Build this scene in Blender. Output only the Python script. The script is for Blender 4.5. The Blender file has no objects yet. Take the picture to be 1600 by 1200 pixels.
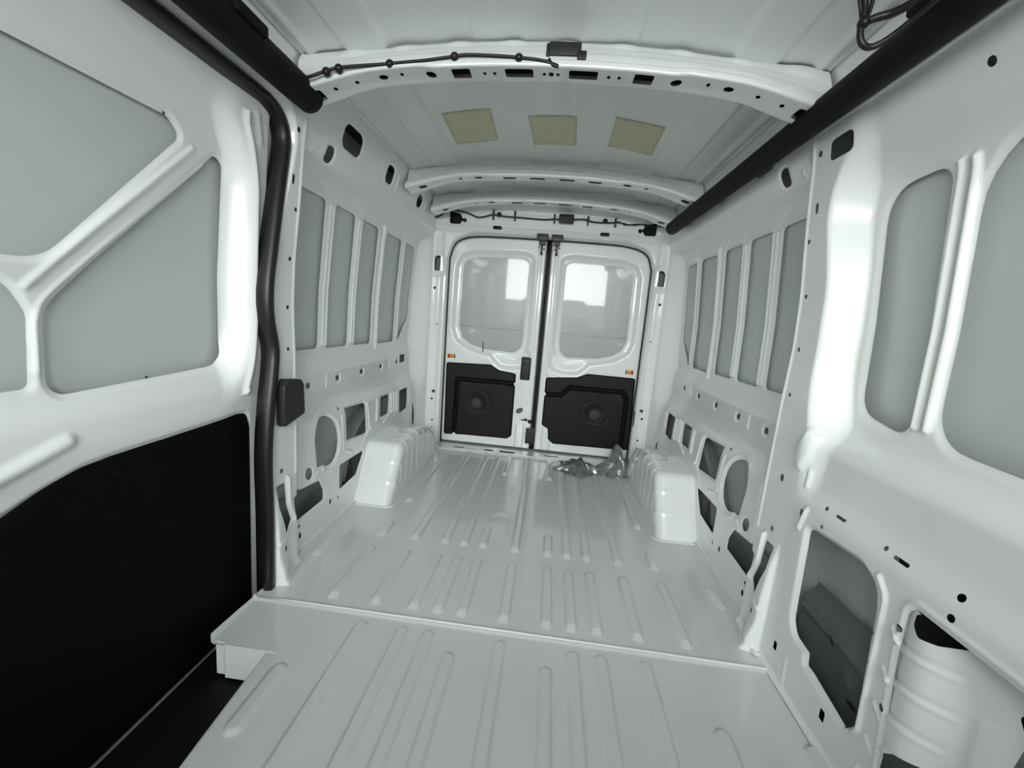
import bpy, bmesh, math, random
import numpy as np
from mathutils import Vector, Matrix
random.seed(7)
S = bpy.context.scene
COL = S.collection
# ------------------------------------------------------------------ camera
cd = bpy.data.cameras.new('camera'); cam = bpy.data.objects.new('camera', cd); COL.objects.link(cam)
YAW, PITCH, ROLL, FPX = 0.0823017, -0.158573, -0.0810408, 655.8
def rot3():
    cy, sy = math.cos(YAW), math.sin(YAW); cp, sp = math.cos(PITCH), math.sin(PITCH); cr, sr = math.cos(ROLL), math.sin(ROLL)
    Rz = Matrix(((cy,-sy,0),(sy,cy,0),(0,0,1))); Rx = Matrix(((1,0,0),(0,cp,-sp),(0,sp,cp))); Ry = Matrix(((cr,0,sr),(0,1,0),(-sr,0,cr)))
    return Rz @ Rx @ Ry
RM = rot3()
rx, ry, rz = RM.col[0], RM.col[1], RM.col[2]
m = Matrix((( rx[0], rz[0], -ry[0]),(rx[1], rz[1], -ry[1]),(rx[2], rz[2], -ry[2]))).to_4x4()
m.translation = Vector((0.072, 0, 1.0513)); cam.matrix_world = m
cd.sensor_width = 36; cd.lens = FPX/1600*36; cd.clip_start = 0.02; cd.clip_end = 50
S.camera = cam
# ------------------------------------------------------------------ world, light, exposure
w = bpy.data.worlds.new('world'); S.world = w; w.use_nodes = True
wn = w.node_tree.nodes; wl = w.node_tree.links; wn.clear()
wo = wn.new('ShaderNodeOutputWorld'); wb = wn.new('ShaderNodeBackground'); tc = wn.new('ShaderNodeTexCoord')
sx = wn.new('ShaderNodeSeparateXYZ'); cr_ = wn.new('ShaderNodeValToRGB')
wl.new(tc.outputs['Generated'], sx.inputs[0]); mp = wn.new('ShaderNodeMapRange'); mp.inputs['From Min'].default_value = -1
wl.new(sx.outputs['Z'], mp.inputs['Value']); wl.new(mp.outputs[0], cr_.inputs[0])
cr_.color_ramp.elements[0].position = .45; cr_.color_ramp.elements[0].color = (.80,.80,.77,1)
cr_.color_ramp.elements[1].position = .55; cr_.color_ramp.elements[1].color = (.97,1,.99,1)
wl.new(cr_.outputs[0], wb.inputs[0]); wb.inputs[1].default_value = 1.35; wl.new(wb.outputs[0], wo.inputs[0])
def area(name, loc, rot, sxx, syy, power, col=(1,1,1)):
    l = bpy.data.lights.new(name, 'AREA'); l.shape = 'RECTANGLE'; l.size = sxx; l.size_y = syy; l.energy = power; l.color = col; l.spread = math.radians(130)
    o = bpy.data.objects.new(name, l); COL.objects.link(o); o.location = loc; o.rotation_euler = rot; return o
R_ = math.radians
area('sky_ahead', (0,-2.9,2.2), (R_(71),0,0), 4.0, 2.0, 195, (.95,1,.99))
S.view_settings.view_transform = 'Standard'; S.view_settings.look = 'None'; S.view_settings.gamma = 1
S.view_settings.exposure = .56
S.cycles.max_bounces = 14; S.cycles.diffuse_bounces = 12; S.cycles.glossy_bounces = 5; S.cycles.transparent_max_bounces = 16
# ------------------------------------------------------------------ materials
def mat(name, col, rough=.5, metal=0, coat=0, coat_r=.05, noise=0, bump=0, nscale=30, spec=.5):
    M = bpy.data.materials.new(name); M.use_nodes = True; nt = M.node_tree; b = nt.nodes['Principled BSDF']
    b.inputs['Base Color'].default_value = (*col,1); b.inputs['Roughness'].default_value = rough; b.inputs['Metallic'].default_value = metal
    b.inputs['Coat Weight'].default_value = coat; b.inputs['Coat Roughness'].default_value = coat_r; b.inputs['Specular IOR Level'].default_value = spec
    if noise or bump:
        t = nt.nodes.new('ShaderNodeTexCoord'); n = nt.nodes.new('ShaderNodeTexNoise'); n.inputs['Scale'].default_value = nscale; n.inputs['Detail'].default_value = 4
        nt.links.new(t.outputs['Object'], n.inputs['Vector'])
        if noise:
            mx = nt.nodes.new('ShaderNodeMix'); mx.data_type = 'RGBA'
            mx.inputs['A'].default_value = (*[c*(1-noise) for c in col],1); mx.inputs['B'].default_value = (*[min(1,c*(1+noise)) for c in col],1)
            nt.links.new(n.outputs['Fac'], mx.inputs['Factor']); nt.links.new(mx.outputs['Result'], b.inputs['Base Color'])
        if bump:
            bp = nt.nodes.new('ShaderNodeBump'); bp.inputs['Strength'].default_value = bump; bp.inputs['Distance'].default_value = .002
            nt.links.new(n.outputs['Fac'], bp.inputs['Height']); nt.links.new(bp.outputs[0], b.inputs['Normal'])
    return M
WHITE = mat('white_body_paint', (.85,.865,.845), .34, coat=.6, coat_r=.05, noise=.015, nscale=3)
FLOORM = mat('white_floor_paint', (.64,.655,.635), .28, coat=.9, coat_r=.08, noise=.02, nscale=4)
SKIN = mat('thin_overspray_grey_paint', (.60,.63,.62), .42, coat=.15, coat_r=.2, noise=.02, nscale=2)
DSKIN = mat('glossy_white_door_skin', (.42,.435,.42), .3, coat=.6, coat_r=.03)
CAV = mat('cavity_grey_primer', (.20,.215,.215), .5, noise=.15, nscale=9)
ROOFM = mat('roof_skin_paint', (.80,.82,.81), .36, coat=.3, coat_r=.12, noise=.02, nscale=3)
BLK = mat('black_hardboard', (.0022,.0026,.0026), .7, noise=.2, nscale=60, bump=.1, spec=.10)
RUB = mat('black_rubber', (.005,.005,.005), .42, noise=.2, nscale=50)
FOAM = mat('black_foam_plastic', (.0035,.004,.004), .65, bump=.15, nscale=160, spec=.2)
DGREY = mat('dark_grey_plastic', (.015,.015,.0142), .5, bump=.1, nscale=200)
TRIMB = mat('charcoal_moulded_trim', (.006,.006,.0057), .55, bump=.1, nscale=200, spec=.28)
STEP = mat('black_shade_fill', (.004,.004,.004), .6, spec=.2)
PATCH = mat('olive_beige_damping_pad', (.62,.60,.43), .6, noise=.06, nscale=12)
SEAL = mat('pale_seam_sealer', (.75,.76,.73), .35, coat=.3)
CABM = mat('cab_lining_grey', (.16,.165,.165), .6)
BOSS = mat('paler_grey_plastic', (.034,.034,.032), .6)  # boss disc, a paler grey than the trim panel
RED = mat('red_reflector', (.35,.03,.03), .3, coat=.5); AMB = mat('amber_label', (.85,.42,.02), .3); GRN = mat('green_label', (.03,.22,.12), .3)
WRAP = mat('grey_tape', (.16,.17,.17), .5)
STAIN = mat('dry_paint_smear', (.72,.73,.71), .7)
def plastic():
    M = bpy.data.materials.new('clear_polythene'); M.use_nodes = True; nt = M.node_tree; nt.nodes.clear()
    o = nt.nodes.new('ShaderNodeOutputMaterial'); g = nt.nodes.new('ShaderNodeBsdfGlossy'); t = nt.nodes.new('ShaderNodeBsdfTransparent'); d = nt.nodes.new('ShaderNodeBsdfDiffuse')
    m1 = nt.nodes.new('ShaderNodeMixShader'); m2 = nt.nodes.new('ShaderNodeMixShader'); f = nt.nodes.new('ShaderNodeLayerWeight'); f.inputs[0].default_value = .5
    g.inputs['Roughness'].default_value = .08; t.inputs[0].default_value = (.86,.89,.89,1); d.inputs[0].default_value = (.6,.62,.62,1)
    m1.inputs[0].default_value = .12; nt.links.new(t.outputs[0], m1.inputs[1]); nt.links.new(d.outputs[0], m1.inputs[2])
    nt.links.new(f.outputs['Fresnel'], m2.inputs[0]); nt.links.new(m1.outputs[0], m2.inputs[1]); nt.links.new(g.outputs[0], m2.inputs[2]); nt.links.new(m2.outputs[0], o.inputs[0])
    return M
POLY = plastic()
# ------------------------------------------------------------------ object helpers
def link(name, me, M, parent=None, smooth=True):
    o = bpy.data.objects.new(name, me); COL.objects.link(o)
    if M: me.materials.append(M)
    if smooth: me.polygons.foreach_set('use_smooth', [True]*len(me.polygons))
    if parent: o.parent = parent
    return o
def thing(name, label, cat, loc=(0,0,0), group=None):
    o = bpy.data.objects.new(name, None); COL.objects.link(o); o.location = loc; o.empty_display_size = .05
    o['label'] = label; o['category'] = cat
    if group: o['group'] = group
    return o
def tag(o, label, cat, group=None, kind=None):
    o['label'] = label; o['category'] = cat
    if group: o['group'] = group
    if kind: o['kind'] = kind
    return o
def struct(o): o['kind'] = 'structure'; return o
def keepworld(o, parent):
    o.parent = parent; o.matrix_parent_inverse = Matrix.Translation(-Vector(parent.location)); return o
def ss(a, b, x): t = np.clip((x-a)/(b-a), 0, 1); return t*t*(3-2*t)
class Shape:                                   # 2D signed distance, negative inside; bb = its bounds
    def __init__(s, f, bb): s.f = f; s.bb = bb
def rbox(u0, u1, v0, v1, r=.01):
    cu, cv, hu, hv = (u0+u1)/2, (v0+v1)/2, (u1-u0)/2, (v1-v0)/2
    def f(U, V):
        qx = np.abs(U-cu)-hu+r; qy = np.abs(V-cv)-hv+r
        return np.hypot(np.maximum(qx,0), np.maximum(qy,0))+np.minimum(np.maximum(qx,qy),0)-r
    return Shape(f, (u0,u1,v0,v1))
def disc(cu, cv, a, b=None, ang=0):
    b = b or a; ca, sa = math.cos(ang), math.sin(ang); mx = max(a,b)
    def f(U, V):
        x = (U-cu)*ca+(V-cv)*sa; y = -(U-cu)*sa+(V-cv)*ca
        k = np.hypot(x/a, y/b); g = np.hypot(x/(a*a), y/(b*b))+1e-9
        return k*(k-1)/g
    return Shape(f, (cu-mx,cu+mx,cv-mx,cv+mx))
def cap(p, q, r):
    def f(U, V):
        dx, dy = q[0]-p[0], q[1]-p[1]; L = dx*dx+dy*dy+1e-12
        t = np.clip(((U-p[0])*dx+(V-p[1])*dy)/L, 0, 1)
        return np.hypot(U-p[0]-t*dx, V-p[1]-t*dy)-r
    return Shape(f, (min(p[0],q[0])-r,max(p[0],q[0])+r,min(p[1],q[1])-r,max(p[1],q[1])+r))
def fillet(P, r, n=6):                         # round the corners of a polygon; r a number or one per corner
    out = []; N = len(P)
    for i in range(N):
        rr = r[i] if isinstance(r,(list,tuple)) else r
        a, b, c = np.array(P[i-1],float), np.array(P[i],float), np.array(P[(i+1)%N],float)
        d1 = a-b; d2 = c-b; l1 = np.linalg.norm(d1); l2 = np.linalg.norm(d2); d1 /= l1; d2 /= l2
        co = np.clip(d1@d2, -.9999, .9999); th = math.acos(co)
        t = min(rr/math.tan(th/2), .48*l1, .48*l2)
        p, q = b+d1*t, b+d2*t
        for k in range(n+1):
            s = k/n; out.append(tuple((1-s)**2*p+2*s*(1-s)*b+s*s*q))
    return out
def poly(P, r=.0):
    if not isinstance(r,(int,float)) or r > 0: P = fillet(P, r)
    A = np.array(P, float)
    def f(U, V):
        d = np.full(U.shape, 1e9); ins = np.zeros(U.shape, bool)
        for i in range(len(A)):
            a = A[i-1]; b = A[i]; ex, ey = a[0]-b[0], a[1]-b[1]; wx, wy = U-b[0], V-b[1]
            L = ex*ex+ey*ey+1e-14; t = np.clip((wx*ex+wy*ey)/L, 0, 1)
            d = np.minimum(d, (wx-t*ex)**2+(wy-t*ey)**2)
            c = ((b[1] > V) != (a[1] > V)) & (U < (a[0]-b[0])*(V-b[1])/(a[1]-b[1]+1e-14)+b[0]); ins ^= c
        return np.where(ins, -1, 1)*np.sqrt(d)
    return Shape(f, (A[:,0].min(),A[:,0].max(),A[:,1].min(),A[:,1].max()))
def ev(sh, U, V, margin=.05, far=1.0):
    out = np.full(U.shape, float(far)); b = sh.bb
    k = (U > b[0]-margin)&(U < b[1]+margin)&(V > b[2]-margin)&(V < b[3]+margin)
    if k.any(): out[k] = sh.f(U[k], V[k])
    return out
def bead(H, U, V, sh, w, h):                   # a rounded step: inside the shape height h, edge width w
    d = ev(sh, U, V, w+.01); return H + h*(1-ss(-w/2, w/2, d))
def rib(H, U, V, p, q, r, h):                  # a rounded bead along a line
    d = ev(cap(p,q,0), U, V, r*1.3+.01, 9); return H + h*np.where(d < r, .5+.5*np.cos(np.pi*np.clip(d/r,0,1)), 0)
def ribs(H, U, V, P, r, h):                    # one continuous bead along a polyline
    d = np.full(U.shape, 9.0)
    for p,q in zip(P[:-1],P[1:]): d = np.minimum(d, ev(cap(p,q,0), U, V, r*1.3+.01, 9))
    return H + h*np.where(d < r, .5+.5*np.cos(np.pi*np.clip(d/r,0,1)), 0)
def union(*sh):
    bb = [s_.bb for s_ in sh]
    return Shape(lambda U,V: np.minimum.reduce([s_.f(U,V) for s_ in sh]), (min(b[0] for b in bb),max(b[1] for b in bb),min(b[2] for b in bb),max(b[3] for b in bb)))
def lip(H, U, V, sh, w, h):                    # a flange around a hole
    d = ev(sh, U, V, w+.01); return H + h*(1-ss(0, w, d))
def sheet(name, u0, u1, v0, v1, st, fn, holes, M, parent=None, flip=False, stv=None, thick=0):
    stv = stv or st
    nu = int(round((u1-u0)/st))+1; nv = int(round((v1-v0)/stv))+1
    u = np.linspace(u0,u1,nu); v = np.linspace(v0,v1,nv); U, V = np.meshgrid(u, v, indexing='ij')
    def sd(A, B):
        d = np.full(A.shape, 1.0)
        for h in holes: d = np.minimum(d, ev(h, A, B, .03))
        return d
    keep = None
    if holes:
        D = sd(U, V); k = np.abs(D) < .55*max(st,stv); D0 = D.copy()
        for _ in range(2):
            a, b = U[k], V[k]; e = 2e-4; d = sd(a,b); gx = (sd(a+e,b)-sd(a-e,b))/(2*e); gy = (sd(a,b+e)-sd(a,b-e))/(2*e)
            g = gx*gx+gy*gy+1e-9; mv = np.clip(-d*gx/g, -st, st); mw = np.clip(-d*gy/g, -stv, stv)
            U[k] = np.clip(a+mv, u0, u1); V[k] = np.clip(b+mw, v0, v1)
        bad = (D0 < 0)&~k
        nb = bad[:-1,:-1].astype(int)+bad[1:,:-1]+bad[1:,1:]+bad[:-1,1:]; q = nb > 0; one = nb == 1
        cu = (U[:-1,:-1]+U[1:,:-1]+U[1:,1:]+U[:-1,1:])/4; cv = (V[:-1,:-1]+V[1:,:-1]+V[1:,1:]+V[:-1,1:])/4
        allk = k[:-1,:-1]&k[1:,:-1]&k[1:,1:]&k[:-1,1:]
        q |= allk&(sd(cu,cv) < .06*st)
        keep = ~q
    X, Y, Z = fn(U, V)
    co = np.stack([X.ravel(),Y.ravel(),Z.ravel()],1).astype(np.float32)
    idx = np.arange(nu*nv).reshape(nu,nv)
    F = np.stack([idx[:-1,:-1],idx[1:,:-1],idx[1:,1:],idx[:-1,1:]],-1)
    T = np.zeros((0,3), int)
    if keep is not None:
        Q = F[one]; B = bad.ravel()[Q]; k0 = B.argmax(1) if len(Q) else np.zeros(0,int); ar = np.arange(len(Q))
        T = np.stack([Q[ar,(k0+1)%4],Q[ar,(k0+2)%4],Q[ar,(k0+3)%4]],1) if len(Q) else T
        if len(T):
            tu = U.ravel()[T].mean(1); tv = V.ravel()[T].mean(1); T = T[sd(tu,tv) > .04*st]
        F = F[keep]
    else: F = F.reshape(-1,4)
    if flip: F = F[:,::-1]; T = T[:,::-1]
    used = np.zeros(len(co), bool); used[F.ravel()] = True; used[T.ravel()] = True; re = np.cumsum(used)-1; F = re[F]; T = re[T]; co = co[used]
    me = bpy.data.meshes.new(name); me.vertices.add(len(co)); me.vertices.foreach_set('co', co.ravel())
    nl = F.size+T.size; me.loops.add(nl); me.loops.foreach_set('vertex_index', np.r_[F.ravel(),T.ravel()].astype(np.int32))
    me.polygons.add(len(F)+len(T)); me.polygons.foreach_set('loop_start', np.r_[np.arange(0,F.size,4),F.size+np.arange(0,T.size,3)].astype(np.int32))
    me.polygons.foreach_set('loop_total', np.r_[np.full(len(F),4),np.full(len(T),3)].astype(np.int32))
    me.update(calc_edges=True)
    o = link(name, me, M, parent)
    if thick:
        sm = o.modifiers.new('thickness','SOLIDIFY'); sm.thickness = thick; sm.offset = -1
    return o
def bm_obj(name, bm, M, parent=None, smooth=True, bevel=0):
    bmesh.ops.recalc_face_normals(bm, faces=bm.faces)
    me = bpy.data.meshes.new(name); bm.to_mesh(me); bm.free(); o = link(name, me, M, parent, smooth)
    if bevel:
        b = o.modifiers.new('bevel','BEVEL'); b.width = bevel; b.segments = 3; b.limit_method = 'ANGLE'
        me.polygons.foreach_set('use_smooth', [True]*len(me.polygons))
    return o
def box(bm, x0, x1, y0, y1, z0, z1):
    vs = [bm.verts.new(p) for p in ((x0,y0,z0),(x1,y0,z0),(x1,y1,z0),(x0,y1,z0),(x0,y0,z1),(x1,y0,z1),(x1,y1,z1),(x0,y1,z1))]
    for f in ((0,3,2,1),(4,5,6,7),(0,1,5,4),(1,2,6,5),(2,3,7,6),(3,0,4,7)): bm.faces.new([vs[i] for i in f])
    return vs
def prism(bm, P, axis, a, b, off=None):        # polygon P extruded along an axis from a to b
    def pt(p, t):
        return {'x':(t,p[0],p[1]),'y':(p[0],t,p[1]),'z':(p[0],p[1],t)}[axis]
    A = [bm.verts.new(pt(p,a)) for p in P]; B = [bm.verts.new(pt(p,b)) for p in P]
    bm.faces.new(A); bm.faces.new(B[::-1]); n = len(P)
    for i in range(n): bm.faces.new((A[i],A[(i+1)%n],B[(i+1)%n],B[i]))
def catmull(P, n=6):
    P = [Vector(p) for p in P]; Q = [2*P[0]-P[1]]+P+[2*P[-1]-P[-2]]; out = []
    for i in range(1,len(Q)-2):
        for k in range(n):
            t = k/n; a,b,c,d = Q[i-1],Q[i],Q[i+1],Q[i+2]
            out.append(.5*((2*b)+(c-a)*t+(2*a-5*b+4*c-d)*t*t+(3*b-a-3*c+d)*t**3))
    out.append(P[-1]); return out
def tube(bm, P, r, seg=10, sm=6, closed=False, prof=None):
    pts = catmull(P, sm) if sm > 1 else [Vector(p) for p in P]
    N = len(pts); rings = []; up = None
    for i,p in enumerate(pts):
        t = (pts[min(i+1,N-1)]-pts[max(i-1,0)]).normalized()
        if up is None:
            up = Vector((0,0,1)) if abs(t.z) < .9 else Vector((1,0,0))
        s = t.cross(up).normalized(); up = s.cross(t).normalized()
        rr = r(i/(N-1)) if callable(r) else r
        if prof: rings.append([bm.verts.new(p+s*a+up*b) for a,b in prof])
        else: rings.append([bm.verts.new(p+(s*math.cos(k*2*math.pi/seg)+up*math.sin(k*2*math.pi/seg))*rr) for k in range(seg)])
    n = len(rings[0])
    for i in range(N-1):
        for k in range(n): bm.faces.new((rings[i][k],rings[i][(k+1)%n],rings[i+1][(k+1)%n],rings[i+1][k]))
    bm.faces.new(rings[0][::-1]); bm.faces.new(rings[-1])
def tube_obj(name, P, r, M, parent=None, seg=10, sm=6, prof=None):
    bm = bmesh.new(); tube(bm, P, r, seg, sm, prof=prof); return bm_obj(name, bm, M, parent)
def dome(bm, c, n, r, h, seg=10):
    n = Vector(n).normalized(); a = n.orthogonal().normalized(); b = n.cross(a); c = Vector(c); rings = []
    for k in range(3):
        t = k/3*math.pi/2; rings.append([bm.verts.new(c+n*h*math.sin(t)+(a*math.cos(j*2*math.pi/seg)+b*math.sin(j*2*math.pi/seg))*r*math.cos(t)) for j in range(seg)])
    top = bm.verts.new(c+n*h)
    for k in range(2):
        for j in range(seg): bm.faces.new((rings[k][j],rings[k][(j+1)%seg],rings[k+1][(j+1)%seg],rings[k+1][j]))
    for j in range(seg): bm.faces.new((rings[2][j],rings[2][(j+1)%seg],top))

# ------------------------------------------------------------------ body section curves (half width at height z)
PZ=[-.3,0,.2,.55,.85,1.02,1.19,1.36,1.49,1.6,1.75,1.83,2]; PX=[.862,.866,.869,.872,.875,.881,.875,.858,.847,.840,.815,.80,.80]
QZ=[-.3,0,.30,.45,.50,.56,.60,.72,.75,.80,.86,1.1,1.45,1.51,1.555,1.58,1.62,1.75,1.83,2]; QX=[.895,.895,.90,.915,.922,.950,.962,.966,.972,.985,.985,.980,.955,.945,.925,.868,.846,.81,.80,.80]
FZ=[-.3,0,.52,.57,.63,.68,.745,.80,.86,1.1,1.45,1.50,1.56,1.61,1.75,1.83,2]; FX=[.866,.868,.868,.870,.893,.900,.905,.962,.972,.970,.950,.935,.885,.855,.815,.80,.80]
def smooth_interp(z, zs, xs, w=.006):
    return (np.interp(z-w,zs,xs)+np.interp(z-w/2,zs,xs)+np.interp(z,zs,xs)+np.interp(z+w/2,zs,xs)+np.interp(z+w,zs,xs))/5
def roof_z(x): return 1.897-.078*(np.abs(x)/.8)**2.2
def wall_x(y, z):
    P = smooth_interp(z,PZ,PX,.03); Q = smooth_interp(z,QZ,QX,.010); F = smooth_interp(z,FZ,FX,.016)
    # window side of the pillar: the deep glossy return that runs from the pillar face out to the panel
    yb = 1.365+.03*ss(1.2,1.5,z)
    a = ss(yb-.050, yb, y)                     # 0 = front panel, 1 = pillar
    corner = np.clip((z-1.38)/.2,0,1)**2*.10+np.clip((1.02-z)/.25,0,1)**2*.07
    a2 = ss(yb-.050-corner, yb-corner*.6, y)
    x = F*(1-a2)+P*a2
    b = ss(1.488, 1.535, y); x = x*(1-b)+Q*b
    # rear corner: the wall turns in to the rear pillar
    c = ss(3.02+.05*ss(.6,1.2,z), 3.16, y); x = x*(1-c)+np.minimum(x,.855)*c
    return x
# ------------------------------------------------------------------ wall features, (y, z)
WIN = [poly([(1.527,.84),(1.84,.835),(1.845,1.488),(1.545,1.492)], [.01,.028,.035,.03]),
       poly([(1.915,.832),(2.12,.832),(2.125,1.488),(1.925,1.488)], [.02,.028,.035,.03]),
       poly([(2.195,.830),(2.405,.828),(2.41,1.486),(2.205,1.486)], [.02,.028,.035,.03]),
       poly([(2.52,.822),(2.77,.822),(2.775,1.484),(2.53,1.484)], [.02,.028,.035,.03]),
       poly([(2.845,.835),(2.865,.835),(3.03,.985),(3.05,1.45),(3.02,1.482),(2.855,1.482)], [.01,.01,.03,.03,.03,.03])]
BELT = [(1.733,.68),(1.99,.68),(2.258,.68),(2.527,.68),(2.80,.682)]
CIRC = union(disc(1.797,.415,.096,.115), rbox(1.702,1.80,.318,.42,.012))
HOLES_COMMON = WIN+[CIRC, disc(1.636,.316,.024,.026),
    poly([(1.478,.282),(1.71,.256),(1.742,.20),(1.742,.152),(1.535,.148),(1.492,.19)], .012),         # long opening behind the pillar foot
    poly([(1.90,.262),(2.16,.256),(2.07,.15),(1.895,.137)], .012),                                     # opening ahead of the wheel arch
    poly([(2.00,.525),(2.215,.512),(2.20,.345),(1.98,.365)], .012),                                    # square opening above arch
    poly([(2.435,.505),(2.565,.500),(2.52,.385),(2.40,.385)], .012),
    poly([(2.75,.49),(2.90,.49),(2.86,.35),(2.72,.34)], .015),
    poly([(1.36,.375),(1.412,.372),(1.412,.285),(1.452,.205),(1.405,.172),(1.36,.295)], .008),  # triangular gusset opening
    rbox(1.737,1.89,1.672,1.765,.035), rbox(2.18,2.262,1.675,1.76,.028), rbox(2.665,2.745,1.682,1.752,.025),
    rbox(1.655,1.705,1.588,1.648,.018),
    ]+[rbox(y-.014,y+.014,z-.013,z+.013,.009) for y,z in BELT]
HOLES_COMMON += [disc(1.40,.60,.010,.013), disc(1.40,.42,.010), rbox(1.484,1.496,1.470,1.506,.005), disc(1.455,1.615,.009), disc(1.49,1.522,.006),
    rbox(1.438,1.450,1.438,1.470,.005), rbox(1.388,1.404,.105,.125,.003), rbox(1.388,1.404,.235,.252,.003),
    rbox(1.535,1.553,.262,.285,.004), disc(1.47,1.36,.0075), disc(1.46,1.19,.0075), disc(1.455,1.02,.0075), disc(1.45,.87,.0075),
    disc(1.555,.075,.008,.013), disc(1.55,.12,.007), disc(1.80,.115,.008,.013), disc(1.875,.105,.007), disc(1.94,.535,.008), disc(1.60,.56,.007)]
def common(H, Y, Z):
    # panel surrounds and the beads between them
    for i,wn_ in enumerate(WIN): H = lip(H,Y,Z,wn_,.016,.006)
    for y in (1.868,1.895,2.147,2.173,2.812): H = rib(H,Y,Z,(y+.0,.85),(y+.008,1.47),.012,-.010)
    for y in (2.462,): H = rib(H,Y,Z,(y,.80),(y+.01,1.50),.022,-.014)
    for sh in HOLES_COMMON[5:12]: H = lip(H,Y,Z,sh,.010,.004)
    d = ev(CIRC,Y,Z,.05); H = H-.008*np.exp(-((d-.020)/.007)**2)*(Y > 1.735)
    for y,z in BELT: H = lip(H,Y,Z,rbox(y-.016,y+.016,z-.015,z+.015,.01),.016,.005)
    H = rib(H,Y,Z,(1.605,.53),(1.553,.285),.009,-.008)
    H = rib(H,Y,Z,(1.60,.70),(1.60,.655),.010,-.006)
    H = rib(H,Y,Z,(1.88,.71),(1.875,.655),.010,-.006)
    H = rib(H,Y,Z,(2.66,.71),(2.655,.655),.010,-.006)
    H = rib(H,Y,Z,(1.66,.275),(1.70,.30),.010,-.006)
    H = rib(H,Y,Z,(1.93,.33),(1.95,.50),.010,-.007); H = rib(H,Y,Z,(1.96,.315),(2.02,.295),.010,-.006)
    H = rib(H,Y,Z,(2.24,.51),(2.24,.36),.012,-.008); H = rib(H,Y,Z,(2.24,.36),(2.12,.29),.012,-.008)
    for y in (2.59,2.63,2.37): H = rib(H,Y,Z,(y,.50),(y-.03,.385),.011,-.009)
    for y in (2.67,2.70,2.93): H = rib(H,Y,Z,(y,.49),(y-.03,.37),.009,-.009)
    H = rib(H,Y,Z,(2.57,.385),(2.44,.345),.012,-.008)
    # soft wedge creases in the cove above the windows
    for y in (1.76,2.06,2.34,2.68): H = rib(H,Y,Z,(y,1.545),(y+.09,1.50),.03,.005)
    H = rib(H,Y,Z,(1.56,1.55),(1.575,1.60),.012,-.005)
    H = rib(H,Y,Z,(2.32,1.68),(2.32,1.74),.012,-.006); H = rib(H,Y,Z,(2.80,1.68),(2.80,1.74),.012,-.006)
    H = rib(H,Y,Z,(1.98,1.72),(1.98,1.76),.008,-.005)
    # vertical folded seam down the pillar
    H = H-.004*(ss(1.478,1.484,Y)-ss(1.492,1.498,Y))*(Z > .38)
    # pressed pockets round the header openings
    for sh in HOLES_COMMON[13:17]: H = lip(H,Y,Z,sh,.014,.005)
    # pillar foot gusset: the triangular opening has a raised rim
    H = ribs(H,Y,Z,[(1.430,.385),(1.431,.290),(1.438,.268),(1.466,.215),(1.470,.195)],.011,-.014)
    # foot: a plate facing forward that tapers back into the wall, with a step line
    k = ss(1.332,1.346,Y)*(1-ss(1.35,1.46,Y))
    prot = .046-.020*ss(.02,.12,Z)+.006*np.exp(-((Z-.155)/.006)**2)-.012*ss(.16,.36,Z)
    H = H-k*prot*(1-ss(.30,.42,Z))
    H = H-.012*(1-ss(.0,.02,Z))
    return H
DOORHOLE = poly([(-.2,-.2),(1.318,-.2),(1.318,.50),(1.345,.72),(1.372,.86),(1.345,.99),(1.352,1.12),(1.405,1.42),(1.435,1.56),(1.43,1.610),(1.395,1.655),(1.30,1.672),(-.2,1.672)],
                [.0,.0,.1,.1,.06,.08,.1,.1,.05,.05,.05,.05,0])
def side_fn(s, extra=None):
    def fn(Y, Z):
        H = wall_x(Y,Z); H = common(H,Y,Z)
        if extra: H = extra(H,Y,Z)
        return s*H, Y, Z
    return fn
# left wall
def left_extra(H, Y, Z):
    d = ev(DOORHOLE,Y,Z,.06)
    H = lip(H,Y,Z,rbox(2.86,2.955,.668,.722,.006),.012,.005)
    return H+.030*(1-ss(0,.020,d))             # aperture edge rolls outwards to the seal flange
zmax = 1.835
wl_ = struct(sheet('wall_left', .30, 3.20, 0, zmax, .004, side_fn(-1,left_extra), HOLES_COMMON+[DOORHOLE, rbox(2.86,2.955,.668,.722,.006)], WHITE, flip=True))
# right wall with the front panel
FWIN = [poly([(1.302,1.468),(1.118,1.478),(1.100,.832),(1.270,.862)], [.09,.04,.04,.075]),
        poly([(.10,1.49),(1.036,1.49),(1.030,.838),(.10,.79)], [.0,.14,.10,.0])]
FOPEN = poly([(1.225,.515),(1.02,.530),(.965,.505),(.955,.45),(.940,.16),(.955,.125),(1.10,.150),(1.125,.15),(1.13,.185),(1.19,.19),(1.215,.225)], [.02,.05,.05,.05,.03,.03,.01,.005,.005,.03,.04])
COVO = poly([(.868,.512),(.855,.528),(.50,.530),(.50,.02),(.81,.02),(.836,.05),(.848,.15),(.868,.40)], [.02,.02,.0,.0,.02,.03,.05,.05])
RH = [FOPEN, COVO, rbox(1.315,1.405,1.575,1.632,.015), rbox(1.257,1.274,.531,.552,.003), rbox(1.105,1.14,.591,.599,.003), rbox(.905,.945,.588,.597,.003),
      disc(1.18,.595,.006), disc(.971,.597,.006), disc(.793,.600,.008), disc(.79,.558,.008), disc(.880,.464,.008), disc(.875,.273,.008), disc(1.17,.545,.006),
      rbox(1.018,1.036,.075,.105,.003), rbox(1.254,1.270,.08,.108,.003), disc(.968,1.605,.009), disc(.80,1.62,.009)]
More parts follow.
